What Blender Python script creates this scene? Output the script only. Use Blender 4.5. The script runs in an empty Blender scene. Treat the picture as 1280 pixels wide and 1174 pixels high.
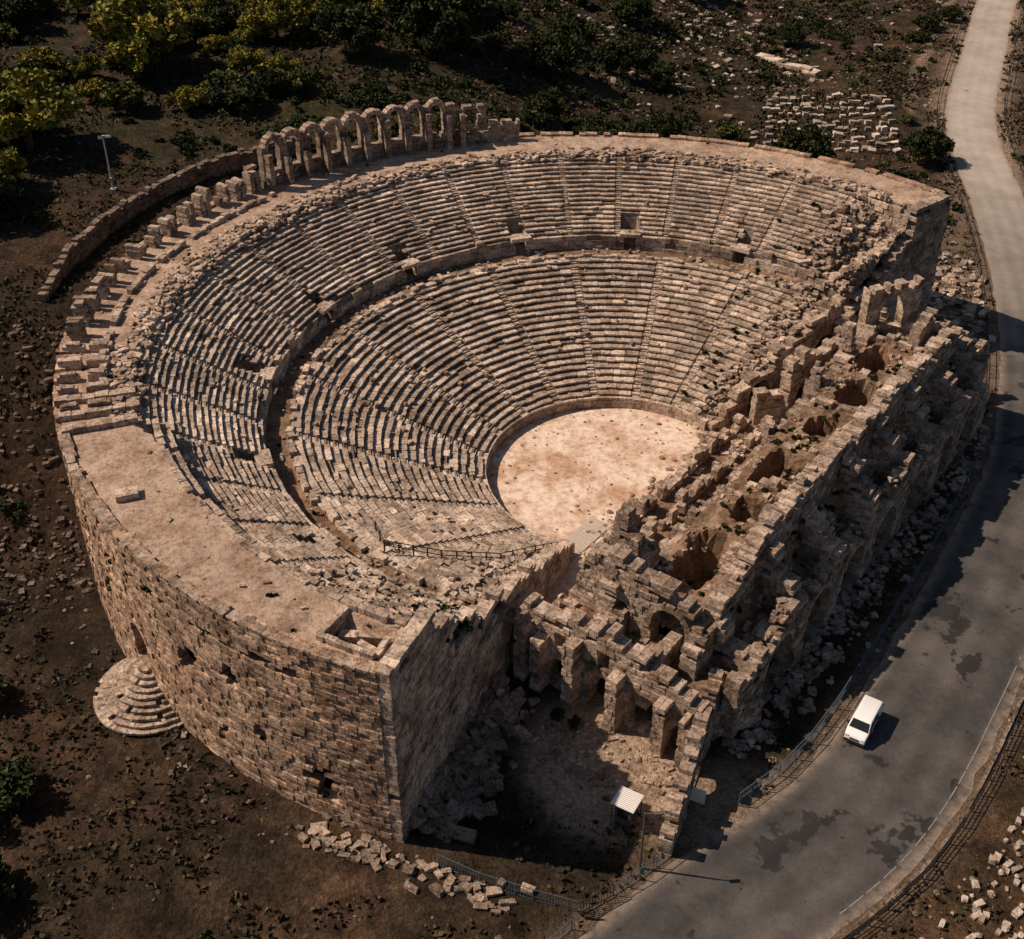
import bpy, math, random, bmesh
import numpy as np
from mathutils import Vector, noise
random.seed(7); rng=np.random.default_rng(5)
rnd=random.random; U=random.uniform
pi=math.pi
def ns(x,y,z=0.0): return noise.noise(Vector((x,y,z)))
def sm(x,a,b):
    t=min(1.0,max(0.0,(x-a)/(b-a))); return t*t*(3-2*t)
scene=bpy.context.scene

# ------------------------------------------------------------------ materials
def new_mat(name):
    m=bpy.data.materials.new(name); m.use_nodes=True
    nt=m.node_tree; nt.nodes.clear()
    out=nt.nodes.new('ShaderNodeOutputMaterial'); b=nt.nodes.new('ShaderNodeBsdfPrincipled')
    nt.links.new(b.outputs[0],out.inputs[0]); b.inputs['Roughness'].default_value=.92
    b.inputs['Specular IOR Level'].default_value=.12
    return m,nt,b
def N(nt,t,**k):
    n=nt.nodes.new(t)
    for a,v in k.items(): setattr(n,a,v)
    return n
def noise_n(nt,co,scale,detail=4,rough=.6):
    n=N(nt,'ShaderNodeTexNoise'); n.inputs['Scale'].default_value=scale
    n.inputs['Detail'].default_value=min(detail,5); n.inputs['Roughness'].default_value=rough
    nt.links.new(co,n.inputs['Vector']); return n.outputs['Fac']
def ramp(nt,fac,a,b,ca=(0,0,0,1),cb=(1,1,1,1)):
    r=N(nt,'ShaderNodeValToRGB'); r.color_ramp.elements[0].position=a; r.color_ramp.elements[1].position=b
    r.color_ramp.elements[0].color=ca; r.color_ramp.elements[1].color=cb
    nt.links.new(fac,r.inputs[0]); return r.outputs[0]
def mix(nt,fac,a,b,mode='MIX'):
    m=N(nt,'ShaderNodeMix',data_type='RGBA',blend_type=mode)
    for i,x in ((0,fac),(6,a),(7,b)):
        if isinstance(x,(int,float)): m.inputs[i].default_value=x
        elif isinstance(x,tuple): m.inputs[i].default_value=(x[0],x[1],x[2],1)
        else: nt.links.new(x,m.inputs[i])
    return m.outputs[2]
def objco(nt): return N(nt,'ShaderNodeTexCoord').outputs['Object']
def attr(nt):
    a=N(nt,'ShaderNodeAttribute',attribute_name='Col'); s=N(nt,'ShaderNodeSeparateColor')
    nt.links.new(a.outputs['Color'],s.inputs[0]); return s.outputs
def grey(nt,s):
    cb=N(nt,'ShaderNodeCombineColor')
    for i in range(3): nt.links.new(s,cb.inputs[i])
    return cb.outputs[0]
def bump(nt,b,h,strength=.5,dist=.1):
    n=N(nt,'ShaderNodeBump'); n.inputs['Strength'].default_value=strength; n.inputs['Distance'].default_value=dist
    nt.links.new(h,n.inputs['Height']); nt.links.new(n.outputs[0],b.inputs['Normal'])
def stone(name,c1,c2,c3,dark=.45,stain=.5):
    m,nt,b=new_mat(name); co=objco(nt); a=attr(nt)
    big=ramp(nt,noise_n(nt,co,.09,3),.38,.62)
    base=mix(nt,big,c1,c2)
    am=N(nt,'ShaderNodeMath',operation='MULTIPLY'); nt.links.new(a[1],am.inputs[0]); am.inputs[1].default_value=.5
    col=mix(nt,am.outputs[0],base,c3)
    med=ramp(nt,noise_n(nt,co,.5,5,.75),.38,.56,(stain,stain*.9,stain*.82,1),(1,1,1,1))
    col=mix(nt,1.0,col,med,'MULTIPLY')
    fn=noise_n(nt,co,3.0,5,.75)
    fine=ramp(nt,fn,.36,.52,(dark,dark*.92,dark*.84,1),(1.12,1.12,1.12,1))
    col=mix(nt,1.0,col,fine,'MULTIPLY')
    col=mix(nt,1.0,col,grey(nt,a[0]),'MULTIPLY')
    nt.links.new(col,b.inputs['Base Color'])
    bump(nt,b,fn,.9,.2)
    return m
M_seat=stone('weathered_limestone',(.64,.50,.385),(.52,.39,.295),(.70,.56,.44),.36,.54)
M_wall=stone('ashlar_stone',(.57,.365,.235),(.46,.305,.21),(.64,.46,.325),.36,.48)
M_ruin=stone('ruin_stone',(.56,.425,.32),(.42,.305,.225),(.64,.50,.39),.34,.46)
M_earthtop=stone('ruin_earth',(.30,.175,.108),(.22,.145,.095),(.31,.21,.14),.5,.55)
M_plat=stone('mortar_paving',(.54,.385,.28),(.45,.32,.235),(.56,.42,.315),.62,.64)
M_pale=stone('pale_marble',(.60,.49,.39),(.47,.385,.305),(.68,.57,.47),.55,.7)
M_core=stone('shaded_rubble_core',(.10,.07,.05),(.08,.055,.04),(.11,.08,.06),.4,.5)  # colour far darker than the facing: shade painted into door and pits

def mat_orchestra():
    m,nt,b=new_mat('packed_sand'); co=objco(nt)
    f=ramp(nt,noise_n(nt,co,.17,4,.65),.44,.60)
    col=mix(nt,f,(.76,.60,.47),(.52,.325,.21))
    g=ramp(nt,noise_n(nt,co,1.1,5,.75),.34,.55,(.58,.52,.46,1),(1,1,1,1))
    col=mix(nt,1.0,col,g,'MULTIPLY'); nt.links.new(col,b.inputs['Base Color'])
    bump(nt,b,noise_n(nt,co,5,4),.5,.06); return m
M_orch=mat_orchestra()
def mat_terrain():
    m,nt,b=new_mat('dry_ground'); co=objco(nt); a=attr(nt)
    f=ramp(nt,noise_n(nt,co,.05,4,.6),.38,.62)
    col=mix(nt,f,(.042,.031,.023),(.115,.070,.046))
    g=ramp(nt,noise_n(nt,co,.35,5,.75),.38,.64,(.3,.29,.27,1),(1.5,1.4,1.28,1))
    col=mix(nt,1.0,col,g,'MULTIPLY')
    gm=N(nt,'ShaderNodeMath',operation='MULTIPLY'); nt.links.new(a[1],gm.inputs[0]); nt.links.new(ramp(nt,noise_n(nt,co,.13,5,.7),.40,.55),gm.inputs[1])
    gg=noise_n(nt,co,1.1,5,.8)
    col=mix(nt,gm.outputs[0],col,mix(nt,ramp(nt,gg,.38,.62),(.013,.015,.007),(.066,.058,.022)))
    dm=N(nt,'ShaderNodeMath',operation='MULTIPLY'); nt.links.new(a[0],dm.inputs[0]); nt.links.new(ramp(nt,noise_n(nt,co,.5,5,.7),.2,.55),dm.inputs[1])
    col=mix(nt,dm.outputs[0],col,(.50,.37,.27))
    sp=ramp(nt,noise_n(nt,co,3.0,5,.8),.35,.62,(.4,.39,.37,1),(1.3,1.26,1.22,1))
    col=mix(nt,1.0,col,sp,'MULTIPLY')
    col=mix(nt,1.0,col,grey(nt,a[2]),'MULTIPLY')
    nt.links.new(col,b.inputs['Base Color']); bump(nt,b,gg,1.0,.6); return m
M_ter=mat_terrain()
def mat_road():
    m,nt,b=new_mat('asphalt'); co=objco(nt); a=attr(nt)
    n1=ramp(nt,noise_n(nt,co,.14,5,.7),.38,.62)
    dark=mix(nt,n1,(.055,.051,.049),(.108,.095,.084))
    st=ramp(nt,noise_n(nt,co,.19,4,.62),.575,.60)
    dark=mix(nt,st,dark,(.034,.032,.032))
    st2=ramp(nt,noise_n(nt,co,.8,4,.7),.66,.68)
    dark=mix(nt,st2,dark,(.03,.028,.028))
    light=mix(nt,n1,(.34,.285,.235),(.44,.375,.315))
    col=mix(nt,a[1],dark,light)
    col=mix(nt,1.0,col,grey(nt,a[2]),'MULTIPLY')
    dm=N(nt,'ShaderNodeMath',operation='MULTIPLY'); nt.links.new(a[0],dm.inputs[0]); nt.links.new(ramp(nt,noise_n(nt,co,.9,4,.7),.3,.6),dm.inputs[1])
    col=mix(nt,dm.outputs[0],col,(.28,.21,.155))
    fine=ramp(nt,noise_n(nt,co,6,4,.8),.3,.7,(.75,.75,.75,1),(1.15,1.15,1.15,1))
    col=mix(nt,1.0,col,fine,'MULTIPLY')
    nt.links.new(col,b.inputs['Base Color']); b.inputs['Roughness'].default_value=.88; return m
M_road=mat_road()
def simple(name,c,rough=.7,metal=0,var=.2,scale=8):
    m,nt,b=new_mat(name); co=objco(nt)
    f=noise_n(nt,co,scale,4)
    col=mix(nt,f,tuple(x*(1-var) for x in c),tuple(min(1,x*(1+var)) for x in c))
    nt.links.new(col,b.inputs['Base Color']); b.inputs['Roughness'].default_value=rough; b.inputs['Metallic'].default_value=metal
    return m
def mat_leaf(name,ca,cb):
    m,nt,b=new_mat(name); a=attr(nt)
    col=mix(nt,a[1],ca,cb)
    col=mix(nt,1.0,col,grey(nt,a[0]),'MULTIPLY'); nt.links.new(col,b.inputs['Base Color'])
    b.inputs['Roughness'].default_value=.75; return m
M_leafY=mat_leaf('foliage_olive',(.12,.13,.022),(.34,.26,.04))
M_leafM=mat_leaf('foliage_green',(.055,.075,.018),(.17,.155,.032))
M_leafD=mat_leaf('foliage_dark',(.022,.033,.012),(.064,.068,.02))
M_weed=mat_leaf('dry_weeds',(.042,.042,.018),(.15,.10,.052))
M_bark=simple('bark',(.08,.06,.045),.9)

# ------------------------------------------------------------------ mesh builder
class MB:
    def __init__(s): s.v=[];s.f=[];s.c=[];s.m=[]
    def box(s,c,ang,h,j=.03,tx=0,ty=0,col=None,mi=0):
        hx,hy,hz=h; ca,sa=math.cos(ang),math.sin(ang)
        cx,sx=math.cos(tx),math.sin(tx); cy,sy=math.cos(ty),math.sin(ty)
        b=len(s.v)
        if col is None: col=(U(.65,1.15),rnd(),0)
        for k in(-1,1):
            for jj in(-1,1):
                for i in(-1,1):
                    x=i*hx+U(-j,j);y=jj*hy+U(-j,j);z=k*hz+U(-j,j)
                    y,z=y*cx-z*sx,y*sx+z*cx
                    x,z=x*cy+z*sy,-x*sy+z*cy
                    s.v.append((c[0]+x*ca-y*sa,c[1]+x*sa+y*ca,c[2]+z)); s.c.append(col)
        for q in((0,2,3,1),(4,5,7,6),(0,1,5,4),(2,6,7,3),(0,4,6,2),(1,3,7,5)):
            s.f.append(tuple(b+i for i in q)); s.m.append(mi)
    def rock(s,c,r,fl=.6,col=None):
        if col is None: col=(U(.65,1.15),rnd(),0)
        b=len(s.v);n=6;rings=[(-.6,.75),(.25,1.0),(.85,.5)]
        for z,k in rings:
            for i in range(n):
                a=2*pi*i/n+z; q=r*k*U(.7,1.2)
                s.v.append((c[0]+math.cos(a)*q,c[1]+math.sin(a)*q,c[2]+z*r*fl*U(.8,1.2))); s.c.append(col)
        for q in range(2):
            for i in range(n):
                s.f.append((b+q*n+i,b+q*n+(i+1)%n,b+(q+1)*n+(i+1)%n,b+(q+1)*n+i)); s.m.append(0)
        s.f.append(tuple(b+2*n+i for i in range(n))); s.m.append(0)
    def grid(s,pts,cols=None,mats=None):
        n=len(pts);m=len(pts[0]);b=len(s.v)
        for i in range(n):
            for j in range(m):
                s.v.append(pts[i][j]); s.c.append(cols[i][j] if cols else (U(.85,1.1),rnd(),0))
        for i in range(n-1):
            for j in range(m-1):
                s.f.append((b+i*m+j,b+(i+1)*m+j,b+(i+1)*m+j+1,b+i*m+j+1)); s.m.append(mats(i,j) if mats else 0)
    def tube(s,p0,p1,r0,r1,n=6,mi=0,col=(1,.5,0)):
        p0=Vector(p0);p1=Vector(p1);d=(p1-p0).normalized()
        a=d.orthogonal().normalized();bb=d.cross(a);b=len(s.v)
        for p,r in((p0,r0),(p1,r1)):
            for i in range(n):
                t=2*pi*i/n; q=p+a*math.cos(t)*r+bb*math.sin(t)*r
                s.v.append(tuple(q)); s.c.append(col)
        for i in range(n):
            s.f.append((b+i,b+(i+1)%n,b+n+(i+1)%n,b+n+i)); s.m.append(mi)
        s.f.append(tuple(b+n+i for i in range(n))); s.m.append(mi)
        s.f.append(tuple(b+i for i in reversed(range(n)))); s.m.append(mi)
    def build(s,name,mats,parent=None,smooth=False):
        me=bpy.data.meshes.new(name); me.from_pydata(s.v,[],s.f)
        for m in mats: me.materials.append(m)
        me.polygons.foreach_set('material_index',s.m)
        if smooth: me.polygons.foreach_set('use_smooth',[True]*len(s.f))
        a=me.color_attributes.new('Col','FLOAT_COLOR','POINT')
        arr=np.ones((len(s.v),4),dtype=np.float32); arr[:,:3]=np.array(s.c,dtype=np.float32)
        a.data.foreach_set('color',arr.ravel()); me.update()
        o=bpy.data.objects.new(name,me); scene.collection.objects.link(o)
        if parent: o.parent=parent
        return o
def empty(name,loc=(0,0,0)):
    e=bpy.data.objects.new(name,None); e.location=loc; scene.collection.objects.link(e); return e
def quads_mesh(name,ctr,size,cols,mat,up=0.0,aspect=1.0):
    n=len(ctr)
    nrm=rng.normal(size=(n,3)); nrm[:,2]=np.abs(nrm[:,2])+up
    nrm/=np.linalg.norm(nrm,axis=1,keepdims=True)
    t=np.cross(nrm,rng.normal(size=(n,3))); t/=np.linalg.norm(t,axis=1,keepdims=True)
    b=np.cross(nrm,t); sz=size[:,None]
    v=np.stack([ctr-t*sz-b*sz*aspect*.6,ctr+t*sz-b*sz*aspect*.3,ctr+t*sz*.7+b*sz*aspect,ctr-t*sz*.5+b*sz*aspect*.6],1).reshape(-1,3)
    me=bpy.data.meshes.new(name); me.vertices.add(4*n); me.vertices.foreach_set('co',v.ravel().astype(np.float32))
    me.loops.add(4*n); me.loops.foreach_set('vertex_index',np.arange(4*n,dtype=np.int32))
    me.polygons.add(n); me.polygons.foreach_set('loop_start',np.arange(0,4*n,4,dtype=np.int32))
    me.materials.append(mat)
    me.update(calc_edges=True)
    a=me.color_attributes.new('Col','FLOAT_COLOR','POINT'); c=np.ones((n,4),dtype=np.float32); c[:,:cols.shape[1]]=cols
    a.data.foreach_set('color',np.repeat(c,4,axis=0).ravel())
    me.validate()
    return me

# ------------------------------------------------------------------ layout frames
CY=1.0
AS=math.radians(53.0); Sx,Sy=math.cos(AS),math.sin(AS); Rx,Ry=math.sin(AS),-math.cos(AS)
def P(u,w): return (u*Sx+w*Rx, CY+u*Sy+w*Ry)
def PC(r,deg): a=math.radians(deg); return (r*math.cos(a),CY+r*math.sin(a))
F0,F1=39.5,246.5
def RO(f): return float(np.interp(f,[39,90,115,135,165,190,203,230,247],[53.5,53.8,55.3,56.3,56,54,53,51.5,50.5]))
def polar(x,y):
    y-=CY; return math.hypot(x,y),math.degrees(math.atan2(y,x))%360

ROADL=[(-75,-118),(-45,-88),(-22,-66.5),(-6.5,-53.8),(.3,-47.9),(12.2,-38.8),(22.7,-24.7),(37.1,-2.1),(43.2,9.75),(49.5,27.4),(54.6,46.7),(59.1,70.4),(63.2,96.5),(68.3,116),(79,143.8),(94.9,184.4),(120,240),(160,330)]
def catmull(pts,n=10):
    out=[];p=[pts[0]]+list(pts)+[pts[-1]]
    for i in range(1,len(p)-2):
        for k in range(n):
            t=k/n; a,b,c,d=[np.array(q,float) for q in p[i-1:i+3]]
            out.append(.5*((2*b)+(-a+c)*t+(2*a-5*b+4*c-d)*t*t+(-a+3*b-3*c+d)*t**3))
    out.append(np.array(p[-2],float)); return out
RL=catmull(ROADL); RLn=[]
for i in range(len(RL)):
    d=RL[min(i+1,len(RL)-1)]-RL[max(i-1,0)]; d/=np.linalg.norm(d); RLn.append(np.array([d[1],-d[0]]))
RWs=[11.2-2.7*sm(p[1],-20,35) for p in RL]
RC=np.array([RL[i]+RLn[i]*RWs[i]/2 for i in range(len(RL))]); RWa=np.array(RWs)
def roadgap(x,y):
    d=np.hypot(RC[:,0]-x,RC[:,1]-y)-RWa/2
    return float(d.min())
def terr(x,y):
    r,f=polar(x,y)
    ka=sm(f,72,112)*(1-sm(f,172,193))
    h=13.2*ka*sm(r,46,54)+ka*max(0,r-58)*.045
    if r>60 or f>186:
        k=sm(roadgap(x,y),2,12)*(sm(r,52,60) if f<F1+3 else sm(r,56,64))
        h+=k*(.9*ns(x*.05,y*.05)+.35*ns(x*.25,y*.25,3))
    return h

# ------------------------------------------------------------------ terrain
def axis(a,b,step,lim,g=1.35):
    c=list(np.arange(a,b,step)); s=step;x=c[-1]
    while x<lim: s*=g; x+=s; c.append(x)
    s=step;x=c[0];pre=[]
    while x>-lim: s*=g; x-=s; pre.append(x)
    return pre[::-1]+c
xs=axis(-125,130,1.3,2500); ys=axis(-75,215,1.3,2500)
mb=MB(); pts=[];cols=[]
for x in xs:
    row=[];cr=[]
    for y in ys:
        z=terr(x,y); row.append((x,y,z))
        r,f=polar(x,y)
        d=0
        d=max(d,1.0*(1-sm(math.hypot((x+3)/7.5,(y+37.5)/8.5),.75,1.15)))
        d=max(d,.55*(1-sm(math.hypot((x-6)/8,(y+42)/4.5),.7,1.2)))
        rd=roadgap(x,y) if (abs(x)<170 and y<330) else 99
        far=sm(y,60,100)
        d=max(d,(.32+.4*far)*(1-sm(rd,.6,2.2+2*far)))
        d=max(d,.35*(1-sm(rd,1,6))*sm(y,-5,20))
        if x>45 and y>60: d=max(d,.5*(1-sm(abs(rd-6.5-.4*math.sin(y*.06)),.8,1.8))*(1 if x>60 else 0))
        g=.95*sm(y+.5*(-x),55,100)*(1-sm(x,0,50)*.65)+.25
        g=max(g,.5*sm(-y,10,60)*sm(-x,25,60))
        d=max(d,.22*(1-sm(abs((x+57)+.35*(y+30)),1.0,2.6))*sm(-y,0,12))
        if 30<x<56 and 28<y<70: d=max(d,.3)
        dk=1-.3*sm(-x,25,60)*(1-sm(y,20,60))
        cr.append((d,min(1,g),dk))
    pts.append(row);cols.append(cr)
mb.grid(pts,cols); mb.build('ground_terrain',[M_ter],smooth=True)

# ------------------------------------------------------------------ road
mb=MB();pts=[];cols=[]
for i in range(len(RL)):
    row=[];cr=[]
    lt=sm(RL[i][1],14,52)*.55+sm(RL[i][1],50,95)*.45
    for k in range(25):
        q=k/24; p=RL[i]+RLn[i]*RWs[i]*q+RLn[i]*.45*ns(i*.7,q*3)*(1 if k in(0,24) else 0)
        row.append((p[0],p[1],.03+.02*math.sin(q*pi))); e=abs(q-.5)*2
        tr=1+.13*(1-.75*lt)*math.cos((q-.5)*2*pi*4+.6*ns(i*.2,1))*(1-sm(e,.7,.9))
        cr.append((sm(e,.78,1.0),lt,tr))
    pts.append(row);cols.append(cr)
mb.grid(pts,cols); mb.build('road',[M_road],smooth=True)
M_line=simple('worn_line_paint',(.24,.22,.20),.8,0,.6,2.5)
mb=MB()
for i in range(len(RL)-1):
    if not -70<RL[i][1]<20: continue
    for sub in range(6):
        if ns(i*.5+sub*.17,4.4)>.05: continue
        a=RL[i]+(RL[i+1]-RL[i])*sub/6; b=RL[i]+(RL[i+1]-RL[i])*(sub+1)/6
        q=[]
        for p_,o_ in ((a,-1.02),(b,-1.02),(b,-.93),(a,-.93)):
            t_=p_+RLn[i]*(RWs[i]+o_); q.append((t_[0],t_[1],.055))
        n0=len(mb.v); mb.v+=q; mb.c+=[(1,.5,0)]*4; mb.f.append((n0,n0+3,n0+2,n0+1)); mb.m.append(0)
mb.build('road_edge_line',[M_line])

# ================================================================== THEATRE
TH=empty('ancient_theatre')
LOW=22; LR0=14.2; LD=.86; LZ0=1.3; LH=.377
UPN=18; UR0=36.3; UD=.62; UZ0=11.3; UH=.345
def top_n(f): return 18 if f<196 else (18-int(round(4*sm(f,196,206))))
def ruin(f,r):
    a=0
    if r>33: a=max(a,1-sm(f,41.5,50.5))
    else: a=max(a,.75*(1-sm(f,41,47)))
    a=max(a,.5*sm(f,239,245.5)*(1 if r>20 else .3))
    if 34<r<46 and f>228: a=max(a,.2)
    return a
def zlow(f,r):
    a=ruin(f,r)
    if a<=0 or r>46.8: return 0
    d=a*a*(2.2+2.4*ns(f*.35,r*.2,1.3)+1.0*ns(f*1.3,r*.7,5))
    if f<52: d*= 1.25 if r>33 else .7
    else: d*=.45
    return max(0,d)
VOM=[62,84,106,130,152,176,200,222]
def vom(f,r): return any(abs(f-v)*pi/180*36.5<.95 for v in VOM)
prof=[(13.9,-.2,0),(13.95,1.25,0),(14.0,1.3,0)]
for i in range(LOW):
    r=LR0+LD*i; prof+=[(r+.19,LZ0+LH*i-.1,0),(r+.2,LZ0+LH*(i+1)-.1,0)]
rl=LR0+LD*LOW
prof+=[(rl+.1,9.45,0),(rl+.5,9.4,1),(35.7,9.45,1),(35.95,9.5,0),(36.0,11.2,0)]
for i in range(UPN):
    r=UR0+UD*i; prof+=[(r+.14,UZ0+UH*i-.1,0),(r+.15,UZ0+UH*(i+1)-.1,0)]
PT=17.5
mb=MB();pts=[];cols=[]
angs=np.arange(F0,F1+.01,.75)
for f in angs:
    row=[];cr=[];n=top_n(f)
    rin=UR0+UD*n
    full=prof[:3+2*LOW+5+2*n]; pad=prof[3+2*LOW+5+2*n:]
    P_=list(full)
    for q in pad: P_.append((rin+.05,PT-.02,2))
    ro=RO(f)-.5
    for k in range(7): P_.append((rin+.1+(ro-rin-.1)*k/6,PT,2))
    for (r,z,m) in P_:
        zz=z-zlow(f,r)
        if 35.8<r<38.6 and vom(f,r): zz=min(zz,9.45)
        if m==2 and 240.2<f<245.2 and rin+1<r<ro-1.2: zz-=1.6
        if m==2: zz+=.05*ns(r*.6,f*.5)
        zz+= .03*ns(f*2,r)
        x,y=PC(r,f); row.append((x,y,max(zz,-.2))); cr.append(((.5 if m==0 else .95)*U(.85,1.05)*(1+.25*ns(f*.2,r*.2)),rnd(),0))  # stone base darkened in colour, painted shade for risers under the slabs
    pts.append(row);cols.append(cr)
nm=3+2*LOW
def mt(i,j):
    if nm<=j<=nm+1: return 1
    if j>=len(prof): return 2
    return 0
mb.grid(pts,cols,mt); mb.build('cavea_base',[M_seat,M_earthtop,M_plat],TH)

seats=MB(); STA=[F0+(F1-F0)*k/11 for k in range(1,11)]
STU=[F0+(F1-F0)*k/22 for k in range(1,22)]
def seatrow(r,z,d,h,upper):
    f=F0; ro_off=U(-.03,.03)
    st=STU if upper else STA
    hw=.42 if upper else .5
    while f<F1-.2:
        l=U(.8,2.0)
        nx=[s for s in st if s>f]
        if nx:
            e=nx[0]-math.degrees(hw/r)
            if f>=e-.02: f=nx[0]+math.degrees(hw/r); continue
            if f+math.degrees(l/r)>e-math.degrees(.35/r): l=math.radians(e-f)*r
        df=math.degrees(l/r); fm=f+df/2
        if fm>F1: break
        f+=df
        if l<.12: continue
        if upper and vom(fm,r) and r<38.8: continue
        a=ruin(fm,r); bad=ns(fm*.25,r*.35,2)
        up_=.05*sm(r,43,47.5)
        pm=.014+up_+a*.75+(.18 if bad>.38 else 0)
        if rnd()<pm: continue
        zz=z-zlow(fm,r)
        sag=.07*ns(fm*.35,r*.25,7)
        wob=.10*ns(fm*.3,r*.15,11)
        br=.97+.36*ns(fm*.10,r*.12,4)+.24*ns(fm*.5,r*.5,14)
        tip=rnd()<.035+a*.6+up_+(.12 if bad>.3 else 0)
        x,y=PC(r+d/2+.02+wob+U(-.04,.04)+ro_off+(U(-.1,.1) if tip else 0),fm)
        t=.2 if tip else .014
        seats.box((x,y,zz-.11+sag+U(-.02,.02)),math.radians(fm-90)+(U(-.16,.16) if tip else U(-.012,.012)),(l/2-.018,d/2+.08+U(-.03,.03),.10),.024,U(-t,t),U(-t,t)*.5,(br*U(.62,1.18),rnd(),0))
    for s in st:
        if ruin(s,r)>.5 or rnd()<.08: continue
        if upper and vom(s,r) and r<38.8: continue
        zz=z-zlow(s,r)
        for q in(0,1):
            x,y=PC(r+d*(.25+.5*q),s); seats.box((x,y,zz-h+h*.5*(q+1)-.2),math.radians(s-90),(hw-.06,d*.27,.13),.025,0,0,(U(.85,1.15),rnd(),0))
for i in range(LOW): seatrow(LR0+LD*i,LZ0+LH*(i+1),LD,LH,False)
for i in range(14): seatrow(UR0+UD*i,UZ0+UH*(i+1),UD,UH,True)
_F1=F1
for i in range(14,UPN):
    F1=199.0; seatrow(UR0+UD*i,UZ0+UH*(i+1),UD,UH,True); F1=_F1
for k in range(60):
    fm=F0+(F1-F0)*(k+.5)/60
    x,y=PC(14.05,fm); seats.box((x,y,1.2),math.radians(fm-90),(.41,.3,.17),.03,0,0,(U(.8,1.2),rnd(),0))
    x,y=PC(13.8,fm); seats.box((x,y,.45),math.radians(fm-90),(.41,.12,.55),.02,0,0,(U(.6,1.0),rnd(),0))
seats.build('seat_rows',[M_seat],TH)

def wall(mb,path,L,zt,th,z0=-.3,zmax=20,ch=.5,bl=1.05,holes=(),jn=.05,gap=.014,miss=.01,pits=(),rag=1.1,br=1.0,ragp=.3):
    z=z0
    while z<zmax:
        hc=ch*U(.85,1.15); s=-U(0,bl)
        while s<L:
            l=bl*U(.6,1.4);a=max(0,s);b=min(L,s+l);s+=l
            if b-a<.15: continue
            zc=z+hc/2; segs=[(a,b)]
            for (hs,hz,hw,hh,arch) in holes:
                w=0
                if hz<=zc<=hz+hh:
                    sp=hz+hh-hw
                    w=hw if (not arch or zc<sp) else math.sqrt(max(0,hw*hw-(zc-sp)**2))
                if w>0:
                    ns_=[]
                    for (p,q) in segs:
                        if q<=hs-w or p>=hs+w: ns_.append((p,q))
                        else:
                            if p<hs-w: ns_.append((p,hs-w))
                            if q>hs+w: ns_.append((hs+w,q))
                    segs=ns_
            for (p,q) in segs:
                if q-p<.1: continue
                m=(p+q)/2; t=zt(m)
                if zc>t: continue
                if t-zc<rag and rnd()<ragp: continue
                if rnd()<miss: continue
                skip=False
                for (ps,pz,prs,prz) in pits:
                    e=((m-ps)/prs)**2+((zc-pz)/prz)**2
                    if e<1 and rnd()<.93-.3*e: skip=True;break
                if skip: continue
                x,y,an=path(m); o=U(-jn,jn)
                mb.box((x-math.sin(an)*o,y+math.cos(an)*o,zc),an,((q-p)/2-gap,th/2,hc/2-gap),.02,0,0,(br*U(.62,1.15)*(1+.22*ns(m*.2,zc*.2)),rnd(),0))
        z+=hc
    for (hs,hz,hw,hh,arch) in holes:
        if not arch or zt(hs)<hz+hh-.3: continue
        sp=hz+hh-hw;n=max(7,int(hw*4))|1
        for k in range(n):
            al=pi*(k+.5)/n; rr=hw+.25
            x,y,an=path(hs+rr*math.cos(al))
            mb.box((x,y,sp+rr*math.sin(al)),an,(pi*rr/n/2-.015,th/2+.07,.27),.015,0,pi/2-al,(br*U(.8,1.2),rnd(),0))
def line(p0,p1):
    L=math.hypot(p1[0]-p0[0],p1[1]-p0[1]); an=math.atan2(p1[1]-p0[1],p1[0]-p0[0])
    return (lambda s:(p0[0]+(p1[0]-p0[0])*s/L,p0[1]+(p1[1]-p0[1])*s/L,an)),L
def ragf(base,amp,seed,f1=.35):
    return lambda s: base+amp*(ns(s*f1,seed*3.1)+.6*ns(s*1.3,seed*7.7))

ow=MB()
cum=[0];fa=np.arange(F0,F1+.01,.5)
for i in range(1,len(fa)):
    a=PC(RO(fa[i-1]),fa[i-1]);b=PC(RO(fa[i]),fa[i]);cum.append(cum[-1]+math.hypot(a[0]-b[0],a[1]-b[1]))
def opath(s):
    f=float(np.interp(s,cum,fa));x,y=PC(RO(f)-.45,f); x2,y2=PC(RO(f+.3)-.45,f+.3)
    return x,y,math.atan2(y2-y,x2-x)
def s_of(f): return float(np.interp(f,fa,cum))
DOOR=216.6
pits=[(s_of(203.5),7.5,1.4,1.5),(s_of(207),5.5,1.6,1.1),(s_of(210.5),9.0,1.3,1.3),(s_of(226),9.3,1.5,1.7),(s_of(231),11.5,1.2,1.0),(s_of(240),4,1.4,2.2),(s_of(221),14.5,3.5,.4),(s_of(198),10,1.5,2),(s_of(236),14.8,3.5,.4),(s_of(213),13.0,1.5,.9),(s_of(208),14.6,3,.4),(s_of(229),14.6,2.2,.4),(s_of(234),6.5,.8,.8)]
wall(ow,opath,cum[-1],lambda s:17.75+.12*ns(s*.8,3),.95,-.4,19,.52,.85,holes=[(s_of(DOOR),3.5,1.25,4.6,True)],jn=.08,gap=.018,miss=.014,pits=pits,rag=.3,ragp=.15)
ow.build('outer_wall',[M_wall],TH)
core=MB();pts=[]
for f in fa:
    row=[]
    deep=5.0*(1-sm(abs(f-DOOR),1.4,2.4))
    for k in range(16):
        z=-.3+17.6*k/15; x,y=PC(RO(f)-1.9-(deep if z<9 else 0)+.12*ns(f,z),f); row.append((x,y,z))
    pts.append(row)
core.grid(pts); core.build('wall_core_light_stop',[M_core],TH)  # sheet added behind the facing to stop light in the hollow wall

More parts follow.
